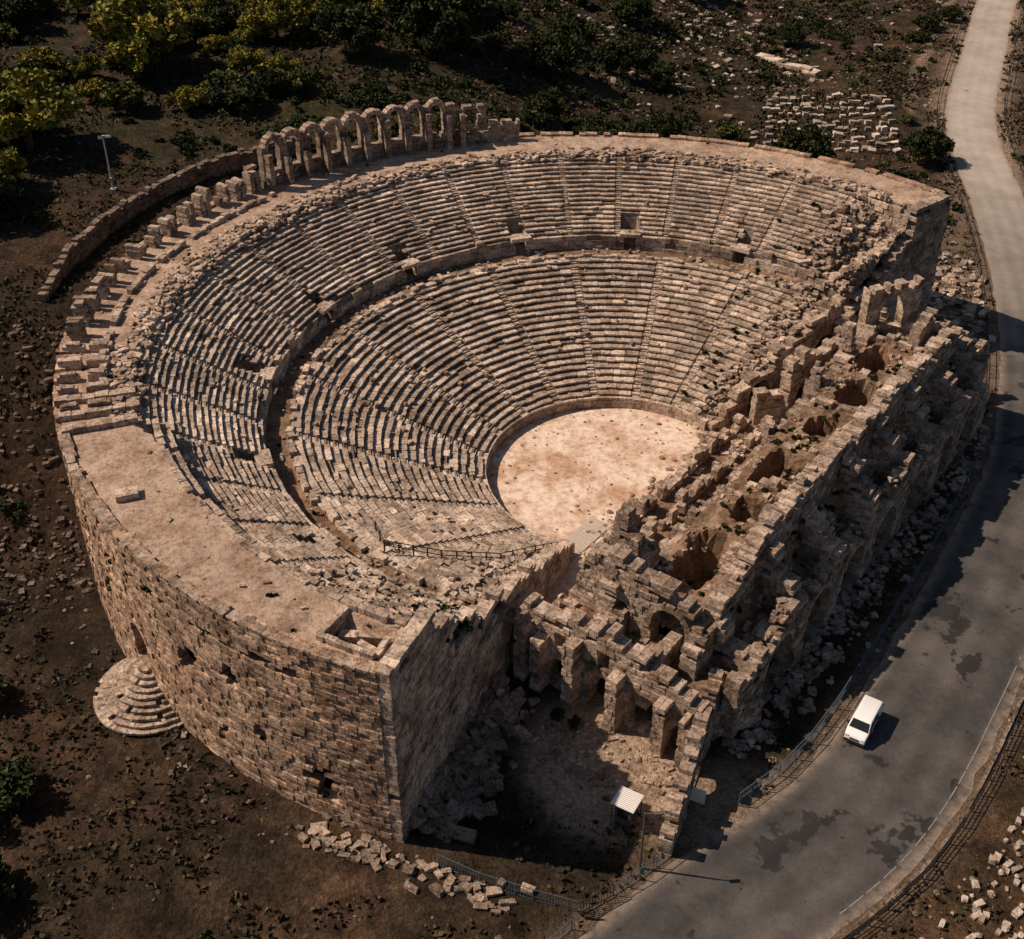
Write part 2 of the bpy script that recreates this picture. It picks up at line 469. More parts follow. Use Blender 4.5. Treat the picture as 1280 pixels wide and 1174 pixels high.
def surf(r):
    if r<LR0: return 1.3
    if r<rl: return LZ0+LH*((r-LR0)/LD+1)
    if r<36: return 9.5
    if r<47.4: return UZ0+UH*((r-UR0)/UD+1)
    return PT
ew=MB()
p,L=line(PC(14,F1+.4),PC(RO(F1)-.02,F1+.4))
wall(ew,p,L,lambda s:(17.75 if s+14>44 else surf(s+14)+.5+.8*ns(s*.5,4)),1.2,-.4,19,.56,1.2,holes=[(14.5,0,1.5,4.6,True)],jn=.05,rag=1.0,ragp=.2,miss=.006,pits=[(24,12.5,3.2,1.6),(19,8,2.5,1.5),(27,6,1.2,1)],br=1.15)
p,L=line(PC(14,F0-.4),PC(RO(F0)-.02,F0-.4))
def farprof(s):
    r=s+14
    if r>46.5: return 17.75
    if r>35: return surf(r)-3.5+2.5*ns(s*.4,8)
    return surf(r)+.2+1.6*ns(s*.4,8)
wall(ew,p,L,farprof,1.4,-.4,19,.56,1.2,holes=[(7.5,0,1.7,4.2,True),(18.5,.5,1.9,5.6,True)],jn=.08,rag=1.2,ragp=.3)
p,L=line(PC(46.9,F0),PC(46.9,47.5))
wall(ew,p,L,ragf(17.4,.5,3),.8,5,19,.55,1.2,jn=.1)
for (ra,fa_,rb,fb_) in ((45.5,240.0,45.5,245.4),(49.2,240,49.2,245.4),(45.5,240,49.2,240),(45.5,245.4,49.2,245.4)):
    p,L=line(PC(ra,fa_),PC(rb,fb_)); wall(ew,p,L,lambda s:17.8+.2*ns(s,1),.45,15.9,19,.5,1.0,rag=.4)
for k in range(6):
    x,y=PC(46.2+.5*k,241+U(0,3)); ew.box((x,y,16.2+U(0,.5)),U(0,3),(U(.5,1.1),U(.25,.4),.25),.04,U(-.2,.2),U(-.2,.2),(U(.9,1.3),rnd(),0))
ew.build('analemma_walls',[M_ruin],TH)

dz=MB()
Ld=math.radians(F1-F0-5)*36
def dpath(s):
    f=F0+4+math.degrees(s/36); x,y=PC(35.95,f); return x,y,math.radians(f+90)
hd=[(math.radians(v-F0-4)*36,9.3,.75,1.75,False) for v in VOM]
wall(dz,dpath,Ld,lambda s:11.4+.5*ns(s*.35,6)+.35*ns(s*1.5,2),.5,9.35,12.2,.62,1.4,holes=hd,jn=.12,rag=.8,ragp=.24,br=.95)
for v in VOM:
    x,y=PC(36.3,v); dz.box((x,y,11.35),math.radians(v-90),(1.25,.75,.22),.04)
    for sg in(-1,1):
        x,y=PC(37.4,v+sg*1.75); dz.box((x,y,10.4),math.radians(v-90),(.2,1.5,1.0),.04)
f=F0+6
while f<F1-2:
    l=U(.6,1.4)
    if rnd()<.8:
        x,y=PC(rl+.1+U(-.25,.2),f); dz.box((x,y,9.62+U(-.1,.15)),math.radians(f-90)+U(-.2,.2),(l/2,U(.22,.4),U(.12,.35)),.06,U(-.12,.12),U(-.12,.12))
    f+=math.degrees(l/rl)+.1
dz.build('diazoma_wall',[M_seat],TH)

gs=MB()
f=140.5
while f<197:
    ro=RO(f)
    if f<182:
        hh=U(1.4,2.8)*(1.15 if f<160 else .9)
        for sg in(-.42,.42):
            h2=hh*U(.5,1.05)
            ff=f+sg*1.15
            z=PT; lr=U(.6,.9)
            while z<PT+h2:
                ch=U(.4,.65); x,y=PC(ro-1.3+U(-.1,.1),ff+U(-.05,.05)); gs.box((x,y,z+ch/2),math.radians(ff)+U(-.06,.06),(lr*U(.85,1.1),.3,ch/2-.01),.06,0,0,(U(.55,1.0),rnd(),0)); z+=ch
        if rnd()<.3:
            x,y=PC(ro-1.3,f); gs.box((x,y,PT+hh*.95),math.radians(f+90),(.75,.4,.18),.05)
    else:
        for q in range(2):
            x,y=PC(ro-1.4-q*2.6,f); gs.box((x,y,PT+.3+U(0,.2)),math.radians(f)+U(-.05,.05),(U(.8,1.1),.35,U(.3,.5)),.05)
            gs.box((x,y,PT+.75),math.radians(f)+U(-.15,.15),(U(.5,.8),.3,.2),.05)
    f+=U(2.5,3.6)
f=140
while f<192:
    l=U(.7,1.5)
    if rnd()<.8:
        x,y=PC(RO(f)-4.4+U(-.15,.15),f); gs.box((x,y,PT+.2),math.radians(f-90)+U(-.08,.08),(l/2,.3,U(.2,.45)),.06)
    f+=math.degrees(l/50)+.05
for (f,ra,rb) in ((193.5,46.5,53.6),(196.4,46.2,53.2),(199,46.5,53)):
    n=6
    for k in range(n):
        x,y=PC(ra+(rb-ra)*(k+.5)/n,f+U(-.1,.1)); gs.box((x,y,PT+.25),math.radians(f)+U(-.03,.03),((rb-ra)/n/2-.02,.42,U(.25,.35)),.04,0,0,(U(.85,1.2),rnd(),0))
f=200
while f<F1-1:
    l=U(.8,1.4); x,y=PC(RO(f)-.3,f)
    if rnd()<.93: gs.box((x,y,PT+.2+U(-.03,.03)),math.radians(f-90)+U(-.02,.02),(l/2-.02,.38,.1),.04,0,0,(U(.65,1.0),rnd(),0))
    if rnd()<.85:
        x,y=PC(UR0+UD*14+.15,f); gs.box((x,y,PT-.05),math.radians(f-90)+U(-.03,.03),(l/2-.02,.3,U(.12,.2)),.04)
        x,y=PC(UR0+UD*14-.6,f); gs.box((x,y,PT-.75),math.radians(f-90)+U(-.03,.03),(l/2-.02,.4,U(.2,.3)),.04)
    f+=math.degrees(l/50)
gs.build('gallery_piers',[M_ruin],TH)

# arcade
ar=MB()
def apath(s):
    f=139.0-math.degrees(s/56.0); x,y=PC(RO(f)-1.6,f); return x,y,math.radians(f-90)
La=math.radians(139-101)*56
bays=[1.9+2.95*k for k in range(9)]
holes=[(b,PT+2.0,.88,3.7,True) for b in bays]
def atop(s):
    if s<27.6: return PT+5.9+.7*ns(s*.7,2)+ .45*math.cos(2*pi*(s-1.9)/2.95)
    if s<33:
        return PT+(5.2 if ((s-27.6)%1.9)<.75 else 1.9)
    return PT+2.8+.8*ns(s,4)
wall(ar,apath,La,atop,.9,PT-4.5,26,.45,.8,holes=holes,jn=.07,rag=.6,ragp=.2,br=.78)
for b in bays+[28.4,30.3]:
    z=PT; ht=PT+4.2+U(-1.2,.6)
    while z<ht:
        ch=.55; x,y,an=apath(b-1.47); rr=math.hypot(x,y-CY); k=(rr-.95)/rr
        ar.box((x*k,(y-CY)*k+CY,z+ch/2),an,(.3,.6,ch/2-.01),.05,0,0,(U(.5,.85),rnd(),0)); z+=ch
ar.build('arcade',[M_ruin],TH)

mb=MB();pts=[]
for i in range(61):
    u=-26+i*.85; row=[]
    for k in range(30):
        w=-14.2+k*.9; x,y=P(u,w); row.append((x,y,.035+.02*ns(x*.3,y*.3)))
    pts.append(row)
mb.grid(pts)
o=mb.build('orchestra_floor',[M_orch],TH,smooth=True)
bm=bmesh.new(); bm.from_mesh(o.data)
dl=[]
for v in bm.verts:
    x,y=v.co.x,v.co.y-CY; u=x*Sx+y*Sy; w=x*Rx+y*Ry; r=math.hypot(x,y)
    if (r>14.8 and w<3.0) or w>11.5 or u>24: dl.append(v)
bmesh.ops.delete(bm,geom=dl,context='VERTS'); bm.to_mesh(o.data); bm.free()
bw=MB(); M_wood=simple('grey_planks',(.5,.42,.34),.85,0,.3,5)
for k in range(34):
    x,y=P(-16.2+k*.27,3.0); bw.box((x,y,.16),AS+pi/2,(1.2,.105,.03),.008,0,0)
for q in(-1.0,1.0):
    x,y=P(-11.8,3.0+q); bw.box((x,y,.09),AS,(4.5,.06,.045),.005)
bw.build('boardwalk',[M_wood])

# ------------------------------------------------------------------ stage building
st=MB(); earth=MB()
def W(u0,w0,u1,w1,zt,th,**k):
    p,L=line(P(u0,w0),P(u1,w1)); wall(st,p,L,zt,th,**k)
def mass(u0,u1,w0,w1,zf,step=.75):
    pts=[];cols=[]
    nu=max(2,int((u1-u0)/step));nw=max(2,int((w1-w0)/step))
    for i in range(nu+1):
        row=[];cr=[]
        for k in range(nw+1):
            u=u0+(u1-u0)*i/nu;w=w0+(w1-w0)*k/nw
            x,y=P(u+U(-.12,.12),w+U(-.12,.12)); row.append((x,y,zf(u,w)+U(-.08,.08))); cr.append((U(.8,1.15),rnd(),0))
        pts.append(row);cols.append(cr)
    earth.grid(pts,cols)
def scatter(mb,u0,u1,w0,w1,zf,n,s0,s1,br=1.0):
    for _ in range(n):
        u=U(u0,u1);w=U(w0,w1);x,y=P(u,w);s=s0+(s1-s0)*rnd()**2
        if ns(u*.3,w*.3,33)<-.1: continue
        if rnd()<.45: mb.rock((x,y,zf(u,w)+s*.2),s*.7,.6,(br*U(.65,1.25),rnd(),0))
        else: mb.box((x,y,zf(u,w)+s*.2),AS+random.gauss(0,.5),(s*U(.6,1.2),s*U(.4,.7),s*U(.3,.6)),s*.12,U(-.2,.2),U(-.2,.2),(br*U(.65,1.25),rnd(),0))
W(-14,6,17,6.6,lambda s:1.9+.9*ns(s*.5,9)+.3*ns(s*2,3),.9,bl=.9,holes=[(5,0,.5,1.1,False),(10,0,.5,1.1,False),(15,0,.5,1.1,False),(20,0,.5,1.1,False),(25,0,.5,1.1,False)],br=1.1)
W(-13,8.8,19,9.2,lambda s:1.9+.9*ns(s*.4,19),.7,bl=.9,br=1.1)
fl=lambda u,w:1.0+.4*ns(u*.3,w*.3,2)+.3*sm(w,10,13)
mass(-15,22,6.5,14,fl)
scatter(st,-14,22,7,13.8,fl,420,.15,.5,1.05)
for k in range(50):
    u=U(-13,18);x,y=P(u,random.choice([6.3,9,11.5])+U(-.4,.4)); st.box((x,y,1.7+U(0,.7)),AS+U(-.3,.3),(U(.3,.7),U(.25,.5),U(.3,.8)),.06,0,0,(U(.85,1.25),rnd(),0))
def fr(s):
    u=s-24
    b=np.interp(u,[-24,-21,-18,-15,-8,0,8,14,20,26,31],[9.0,10.2,9.6,6.8,5.0,5.6,6.6,8.0,8.6,10.0,10.5])
    return float(b)+1.8*ns(s*.4,31)+.9*ns(s*1.4,5)
W(-24,14.2,32,14.2,fr,1.7,holes=[(12,1.5,1.1,3.2,True),(18,1.5,.8,2.6,True),(25,1.5,1.5,4,True),(32,1.5,.8,2.6,True),(39,1.5,1.1,3.4,True)],jn=.12,rag=1.6,ragp=.32,br=1.0,bl=.9)
for k in range(11):
    u=-16+k*3.6
    W(u-.7,12.8,u+.7,12.8,ragf(float(fr(u+24))*.62,.8,k+50),1.3,bl=.8,jn=.08,rag=1,ragp=.3)
def spire(u,w,h,a=.9):
    z=0; ox=oy=0
    while z<h:
        ch=U(.3,.55); ox+=U(-.06,.06);oy+=U(-.06,.06); k=1-.55*(z/h)**2
        nb=3 if a*k>.7 else 2
        for i in range(nb):
            for j in range(2):
                if z>h*.6 and rnd()<.18: continue
                du=(i-(nb-1)/2)*2*a*k/nb; dw=(j-.5)*a*k
                x,y=P(u+ox+du,w+oy+dw)
                st.box((x,y,z+ch/2),AS+U(-.08,.08),(a*k/nb*U(.9,1.1),a*k*.5*U(.9,1.15),ch/2-.01),.05,0,0,(U(.55,1.1),rnd(),0))
        z+=ch
spire(-19,13,13.6,1.25); spire(-19.6,14.3,11.4,1.4); spire(-20.3,11.7,8.0,1.3); spire(-17.4,13.4,9.0,1.1)
spire(-9,14.2,7.8,.9);spire(6,14.2,9.2,.9);spire(17,14,11,1.0);spire(24,14.2,12.4,1.1)
CR=22.9
def roof(u,w):
    b=float(np.interp(u,[-27,-22,-16,-10,0,12,22,34],[4.8,5.8,7.2,8.0,8.6,9.0,9.2,9.6]))
    z=b+.6*ns(u*.2,w*.25,8)+.3*ns(u*.8,w*.8,1)
    z+=1.6*sm(w,CR-2.6,CR-.6)-.3*sm(w,17.5,15.2)
    for (pu,pw,ru,rw,d) in ((9.5,17.9,2.0,1.3,5.5),(17,18.4,2.6,1.9,6),(24.5,17.1,3.0,1.6,6),(-14,17.8,3.4,2.0,5.5),(.5,17.1,3.4,1.2,4.5),(-6.5,18.4,1.7,1.7,4)):
        e=((u-pu)/ru)**2+((w-pw)/rw)**2+.6*ns(u*.7,w*.7,4)
        if e<1.2: z-=d*(1-sm(e,.5,1.15))
    return z
mass(-22,32.6,14.8,CR,roof,.5)
scatter(st,-22,32,15,CR,roof,700,.13,.48)
for u in(-20,-11.5,-2.6,4.6,13.2,21,28.2):
    W(u,15,u+U(-.8,.8),CR-.6,(lambda uu:(lambda s:roof(uu,15+s)+.3+1.4*ns(s*.5,uu)))(u),U(.7,1.1),jn=.07,rag=1.1,ragp=.38,z0=4,bl=.8,br=1.05)
W(-22,20.4,32,20.4,lambda s:roof(-22+s,20.4)+.3+1.3*ns(s*.25,77),.8,jn=.07,rag=1.0,ragp=.35,z0=3.5,bl=.9,br=1.05)
def rear(s):
    u=s-25
    b=float(np.interp(u,[-25,-22,-18,-13,-8,0,12,22,29,33],[7.2,9.0,11.2,12.8,13.2,13.4,13.4,13.2,12.6,10.6]))
    return b+1.1*ns(s*.22,41)+.7*ns(s*1.0,15)
nich=[(7.6+7.4*k,.3,1.9,6.8,True) for k in range(7)]+[(3.9+7.4*k,6.2,.9,3.0,True) for k in range(1,7)]
W(-25,CR,33,CR,rear,1.5,jn=.10,rag=.9,ragp=.28,br=1.0,holes=nich,bl=1.0)
W(-24,CR-2.2,32,CR-2.2,lambda s:min(7.2,rear(s)-3),.6,jn=.05,br=.7)
for k in range(52):
    u=-18+k*.98
    if rnd()<.62:
        x,y=P(u,CR-.1+U(-.15,.2)); st.box((x,y,rear(u+25)+U(-.2,.15)),AS+U(-.08,.08),(U(.3,.52),U(.45,.8),U(.15,.28)),.06,U(-.08,.08),U(-.08,.08),(U(.95,1.4),rnd(),0))
def fac(s):
    u=s-25
    b=float(np.interp(u,[-25,-20,-14,-6,2,12,20,30,33],[6.0,6.8,7.2,7.4,7.0,7.8,7.4,7.0,5.0]))
    return b+2.4*ns(s*.17,61)+1.0*ns(s*.8,25)
W(-25,27.0,33,27.0,fac,1.3,holes=[(7.6+7.4*k,0,2.5,5.8,True) for k in range(7)],jn=.12,rag=1.6,ragp=.34,bl=.95,br=.95)
for k in range(8):
    u=-21.1+7.4*k+U(-.3,.3); hk=U(-1.0,1.2)
    W(u,23.7,u+U(-.3,.3),27.6+U(-.3,1.2),(lambda kk,h_:(lambda s:float(np.interp(s,[0,2,4.7],[12.0,10.2,6.6]))+h_+1.3*ns(s*.9,kk)-(2.6 if kk==0 else 0)))(k,hk),U(1.4,2.0),jn=.11,rag=1.6,ragp=.35,bl=.85,br=.95)
    if k<7 and k not in(2,5):
        for q in range(7):
            for t in range(9):
                if rnd()<.2+.6*(ns(k*3+q*.3,t*.3)>0.05): continue
                al=pi*(t+.5)/9; uu=u+3.7-2.75*math.cos(al); zz=3.6+2.75*math.sin(al); ww=23.9+q*.45
                x,y=P(uu,ww); st.box((x,y,zz),AS,(.5,.22,.3),.06,0,-(pi/2-al),(U(.5,.9),rnd(),0))
def shelf(u,w): return float(rear(u+25))-3.2-(w-23.5)*1.8+1.4*ns(u*.35,w*.5,6)+.3*ns(u,w)
mass(-24,32.5,23.5,24.8,shelf,.5)
scatter(st,-24,33,23.7,25.2,shelf,380,.2,.55,.95)
scatter(st,-24,33,26.3,27.6,lambda u,w: fac(u+25)-.2,200,.2,.5,.95)
# near end facade with pilaster piers
W(-28,8.9,-28,26.4,lambda s:float(np.interp(s,[0,4,8,12,15,18],[7.6,8.2,9.0,8.0,6.8,5.8]))+1.1*ns(s*.5,71)+.6*ns(s*1.7,3),1.4,holes=[(4.0,0,1.05,3.6,True),(8.3,.2,1.2,3.9,True),(12.4,0,1.5,4.4,True),(4.0,4.9,.5,1.5,False),(8.3,5.1,.55,1.6,False),(16,.2,.9,3.0,True)],jn=.08,rag=1.2,ragp=.28,bl=.9,br=1.1)
for (w,h) in ((9.6,7.0),(11.3,5.8),(14.6,7.2),(18.9,6.2),(23.4,5.8),(25.8,5.2)):
    W(-29.4,w-.55,-29.4,w+.55,ragf(h,.7,w),1.4,jn=.06,rag=.8,ragp=.2,bl=.7,ch=.55,br=1.1)
W(-22.6,10.8,-22.6,23.6,lambda s:float(np.interp(s,[0,3,6,10,13],[9.6,12.4,11.8,10.6,9.0]))+1.3*ns(s*.5,81)+.7*ns(s*1.6,13),1.5,holes=[(4.6,4.6,.9,3.2,True),(9.2,4.4,1.6,4.6,True)],jn=.1,rag=1.6,ragp=.35,z0=2,bl=.85,br=1.0)
W(-28,15.6,-22.6,15.6,ragf(7.6,1.4,8),1.1,z0=2,bl=.85); W(-28,20.6,-22.6,20.6,ragf(7.0,1.4,9),1.1,z0=2,bl=.85)
cf=lambda u,w:4.1+.6*ns(u*.5,w*.5,4)+.15*(u+28)
mass(-27.6,-22.8,9,26.4,cf,.6); scatter(st,-27.2,-23,9,26,cf,200,.15,.5)
mass(-22.6,-19,10.8,15,lambda u,w:6.2+.8*ns(u*.6,w*.6),.6); scatter(st,-22,-18,10.8,15,lambda u,w:6.3,90,.2,.55)
W(-27.6,5.2,-27.6,9.6,ragf(7.6,.6,33),2.4,holes=[(2.2,0,1.55,5.2,True)],jn=.06,rag=.8,ragp=.2,br=1.1)
W(-24,10.6,-16,10.6,ragf(5.8,1.2,34),1.2,jn=.08,rag=1.2)
W(33,9,33,26.5,lambda s:float(np.interp(s,[0,4,8,12,18],[8.5,9,9.5,11.2,9.4]))+1.2*ns(s*.5,91),1.6,holes=[(4,0,1.6,4.5,True)],jn=.12,rag=1.5,ragp=.35)
W(29,13.2,35.5,16.8,lambda s:14.3+.4*ns(s,2),1.2,z0=7.5,holes=[(3.6,8.8,1.6,4.6,True)],jn=.06,rag=.6,ragp=.2,bl=.75,br=1.1)
W(28.5,19.5,33,19.5,ragf(12.6,.9,44),1.2,z0=7,bl=.9)
W(19,9.5,32,11,ragf(7.8,1.4,35),1.3,holes=[(3.6,0,1.9,5.6,True),(9.4,0,1.9,5.8,True)],jn=.08,rag=1.1,ragp=.25,br=1.05)
W(17,7.0,20,9.5,ragf(4.8,1.2,36),1.2,jn=.08,rag=1.2,br=1.1)
ff=lambda u,w:6.2+1.4*ns(u*.35,w*.35,14)+.15*(u-20)
mass(20,33,12.2,15,ff); scatter(st,18,33,11.8,15,ff,200,.2,.55,1.05)
st.build('stage_building',[M_ruin],TH); earth.build('stage_fill',[M_earthtop],TH)

rb=MB()
def rub(r,f,s,br=1):
    x,y=PC(r,f); z=(surf(r) if r<47 else PT)-zlow(f,r)
    if f>200 and r>45: z=PT
    if rnd()<.4: rb.rock((x,y,z+s*.15),s*.65,.6,(br*U(.6,1.2),rnd(),0))
    else: rb.box((x,y,z+s*.2),math.radians(f-90)+random.gauss(0,.6),(s*U(.6,1.2),s*U(.4,.7),s*U(.3,.55)),s*.1,U(-.25,.25),U(-.25,.25),(br*U(.65,1.25),rnd(),0))
for _ in range(560): rub(U(33,47),40+abs(random.gauss(0,4.5)),U(.22,.6))
for _ in range(340): rub(U(15,33),40+abs(random.gauss(0,4)),U(.2,.55))
for _ in range(420): rub(U(34,45),246-abs(random.gauss(0,7)),U(.18,.5))
for _ in range(200): rub(U(16,34),246-abs(random.gauss(0,3.5)),U(.18,.45))
for _ in range(700): rub(U(46.0,49.4),U(128,198),U(.2,.5),.98)
for _ in range(420): rub(U(46.0,48.8),U(44,128),U(.2,.5),1.0)
for _ in range(260): rub(U(20,46),U(50,240),U(.15,.34),.95)
for _ in range(120): rub(U(46,53),U(44,245),U(.1,.25),1.0)
for _ in range(160): rub(U(33.4,35.6),U(45,240),U(.15,.4),1.0)
for _ in range(150):
    r=13.6*rnd()**.5;x,y=PC(r,U(0,360)); s=U(.05,.22)*(1 if rnd()<.85 else 1.5); rb.rock((x,y,.08),s,.5,(U(.6,1.25),rnd(),0))
for _ in range(130):
    u=U(-13,14); x,y=P(u,5.2-abs(random.gauss(0,1.1))); s=U(.15,.5); rb.rock((x,y,.1),s,.6,(U(.7,1.1),rnd(),0))
x,y=PC(49.6,212); rb.box((x,y,PT+.3),.3,(.9,.6,.25),.06)
rb.build('loose_blocks',[M_ruin],TH)

fs=MB(); f0=DOOR; cx,cy=PC(RO(f0)-.2,f0)
NS=10
for k in range(NS):
    rr=5.0-.46*k; z=.35*(k+1)
    n=int(rr*5)+8
    for q in range(n):
        a=math.radians(f0-100+200*(q+.5)/n)
        if rnd()<.05: continue
        fs.box((cx+math.cos(a)*(rr-.3),cy+math.sin(a)*(rr-.3),z-.14+U(-.03,.03)),a-pi/2,(math.radians(200)*rr/n/2-.01,.36,.12),.03,0,0,(U(.7,1.1),rnd(),0))
fs.tube((cx,cy,-.2),(cx,cy,3.3),4.55,.3,32,0,(.5,.5,0))
fs.build('fan_steps',[M_seat],TH)

rw=MB()
rp=catmull([(-62.3,15),(-61.3,27),(-57.5,39),(-51.5,49),(-45,55),(-39,59)],8)
for i in range(len(rp)-1):
    a=rp[i];b=rp[i+1]; p,L=line(a,b)
    zb=min(terr(*a),terr(*b)); tt=15.8-1.5*(1-sm(i,0,6))
    wall(rw,p,L+.15,(lambda t_,i_:(lambda s:t_+.2*ns(s+i_*3,1)))(tt,i),.8,zb-1,18,.35,.7,jn=.06,rag=.4,ragp=.1,br=.55)
rw.build('retaining_wall',[M_ruin])

# ------------------------------------------------------------------ ground rubble
def gblock(mb,x,y,s,br=1,flat=.5,an=None,t=.2):
    z=terr(x,y)+s*flat*.35
    if an is None and rnd()<.45: mb.rock((x,y,z),s*.8,flat*1.2,(br*U(.6,1.25),rnd(),0))
    else: mb.box((x,y,z),U(0,pi) if an is None else an,(s*U(.6,1.3),s*U(.45,.8),s*flat*U(.6,1.2)),s*.14,U(-t,t),U(-t,t),(br*U(.5,1.2),rnd(),0))
g=MB()
for _ in range(95):
    t=rnd(); x=-27+15.5*t+random.gauss(0,.6); y=-44.2-6.4*t+random.gauss(0,.6)-.4; gblock(g,x,y,U(.18,.5),.85,.5,math.radians(-25)+random.gauss(0,.5))
for _ in range(240):
    r=U(33,49); x,y=PC(r,F1); k=abs(random.gauss(0,1.8))+.9; x+=.9*k; y-=.4*k; s=U(.3,.8)
    g.box((x,y,max(0,2.4-k*.7)*rnd()+s*.2),U(0,3),(s,s*.6,s*.45),.08,U(-.4,.4),U(-.4,.4),(U(.4,.8),rnd(),0))
for _ in range(480):
    u=U(-26,36);w=27.6+abs(random.gauss(1.2,1.1)); x,y=P(u,w)
    if roadgap(x,y)>.8: gblock(g,x,y,U(.18,.6),.9)
for _ in range(320):
    x=47+random.gauss(0,3.6);y=42+random.gauss(0,10)
    if roadgap(x,y)>1 and polar(x,y)[0]>54.5: gblock(g,x,y,U(.3,.8),1.1)
for _ in range(160):
    u=U(-36,-30);w=U(14,27);x,y=P(u,w); gblock(g,x,y,U(.1,.32))
for _ in range(60):
    a=U(188,245); x,y=PC(RO(a)+U(.4,4),a); gblock(g,x,y,U(.15,.35),.6)
for _ in range(240):
    a=U(172,200); x,y=PC(RO(a)+U(.6,9),a); gblock(g,x,y,U(.15,.45),.4)
g.build('fallen_blocks',[M_ruin])
g=MB()
for i in range(17):
    for k in range(9):
        if rnd()<.84:
            x=32+i*1.35+U(-.4,.4)+k*.5;y=94+k*3.0+U(-.8,.8); gblock(g,x,y,U(.35,.75),1.1,.7,U(-.3,.3),.15)
for k in range(10): gblock(g,39+k*.9,142-k*.9,1.5,1.25,.3,-.7,.05)
for _ in range(480):
    x=random.gauss(25,16);y=random.gauss(150,24); gblock(g,x,y,U(.2,.7),.9)
for _ in range(60):
    x=random.gauss(66,4);y=random.gauss(70,20)
    if roadgap(x,y)>1.5: gblock(g,x,y,U(.2,.6),.9)
g.build('marble_fragments',[M_pale])
g=MB()
for i in range(len(RL)):
    if not(-66<RL[i][1]<-20): continue
    seg=np.linalg.norm(RL[min(i+1,len(RL)-1)]-RL[i]); nh=max(1,int(round(seg/.62)))
    for h in range(nh):
        for k in range(18):
            j=min(i+1,len(RL)-1); b=RL[i]+(RL[j]-RL[i])*h/nh
            q=b+RLn[i]*(RWs[i]+4.0+k*1.02+U(-.25,.25))
            if rnd()<.8:
                s=U(.2,.42); x,y=q[0]+U(-.2,.2),q[1]+U(-.2,.2)
                if rnd()<.35: g.rock((x,y,terr(x,y)+.15),s*.8,.8,(U(.6,1.1),rnd(),0))
                else: gblock(g,x,y,s,1.0,.75,AS+U(-.6,.6),.15)
g.build('column_fragments',[M_pale])

g=MB()
def free(x,y,m=0):
    r,f=polar(x,y); u=x*Sx+(y-CY)*Sy; w=x*Rx+(y-CY)*Ry
    if F0-2<f<F1+2 and r<RO(min(247,max(39,f)))+.6+m: return False
    if r<24: return False
    if -30-m<u<36+m and -5<w<29.5+m: return False
    if roadgap(x,y)<.4+m: return False
    return True
for _ in range(15000):
    x=U(-110,95);y=U(-62,190)
    if ns(x*.06,y*.06,9)<-.12+.5*ns(x*.3,y*.3) or not free(x,y): continue
    if y>60 and x<-30: continue
    if y<0 and x<-15 and rnd()<.6: continue
    s=U(.05,.17) if rnd()<.9 else U(.17,.36)
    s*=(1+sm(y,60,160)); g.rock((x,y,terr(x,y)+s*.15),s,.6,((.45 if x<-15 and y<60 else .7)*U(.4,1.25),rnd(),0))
g.build('scattered_stones',[M_ruin])

def weeds():
    n=130000; X=rng.uniform(-115,110,n);Y=rng.uniform(-64,200,n); C=[];S=[];K=[]
    for x,y in zip(X,Y):
        d=ns(x*.09,y*.09,21)+.5*ns(x*.4,y*.4,3)
        if d<-.05: continue
        if not free(x,y): continue
        if math.hypot(x+4,y+37)<7: continue
        z=terr(x,y); gr=sm(d,.0,.5)
        for q in range(2):
            C.append((x+U(-.3,.3),y+U(-.3,.3),z+U(.03,.3))); S.append(U(.1,.28)*(1+.5*sm(y,40,150))); K.append((U(.3,1.0),rnd()*(1-.7*gr)))
    me=quads_mesh('weeds',np.array(C),np.array(S),np.array(K),M_weed,0.0)
    o=bpy.data.objects.new('dry_grass',me); scene.collection.objects.link(o)
weeds()

# ------------------------------------------------------------------ trees and shrubs
def crown(c,rad,nc,nl,cr,seed):
    C=[];S=[];K=[]
    for i in range(nc):
        while True:
            p=rng.normal(size=3); p/=np.linalg.norm(p); p*=rng.uniform(.35,1.0)**.6
            if p[2]>-.55: break
        p=p*np.array(rad)*(.8+.35*rng.random()); cb=rng.uniform(.5,1.25); ch=rng.random()
        r=cr*rng.uniform(.6,1.25)
        d=rng.normal(size=(nl,3)); d/=np.linalg.norm(d,axis=1,keepdims=True); d*=(rng.random((nl,1))**.4)*r; d[:,2]*=.75
        C.append(np.array(c)+p+d); S.append(rng.uniform(.10,.26,nl)); K.append(np.stack([cb*rng.uniform(.6,1.25,nl),np.clip(ch+rng.normal(0,.2,nl),0,1)],1))
    return np.concatenate(C),np.concatenate(S),np.concatenate(K)
def tree_mesh(name,h,rad,mat,seed,nc=46,nl=110):
    C,S,K=crown((0,0,h*.58),(rad,rad*.92,h*.4),nc,nl,rad*.27,seed)
    S=S*1.2
    me=quads_mesh(name+'_leaves',C,S,K,mat)
    o=bpy.data.objects.new(name,me); scene.collection.objects.link(o)
    t=MB(); t.tube((0,0,-.4),(.2,.1,h*.4),h*.045,h*.03,8)
    for k in range(8):
        a=k*2.4; q=rad*.6; t.tube((.15,.1,h*(.25+.02*k)),(math.cos(a)*q,math.sin(a)*q,h*(.5+.04*k)),h*.02,h*.006,6)
    to=t.build(name+'_wood',[M_bark]); me.materials.append(M_bark)
    bpy.ops.object.select_all(action='DESELECT'); o.select_set(True); to.select_set(True); bpy.context.view_layer.objects.active=o
    bpy.ops.object.join(); me=o.data
    bpy.data.objects.remove(o); return me
T=[tree_mesh('tA',7,4.2,M_leafY,1,54,120),tree_mesh('tB',6,3.6,M_leafM,2,46,120),tree_mesh('tC',8,5.0,M_leafD,3,70,130),tree_mesh('tD',6.5,4.4,M_leafD,4,54,120),tree_mesh('tE',4.0,3.2,M_leafY,6,38,100),tree_mesh('tF',3.4,3.4,M_leafD,8,38,100),tree_mesh('tG',3.6,3.2,M_leafM,9,38,100)]
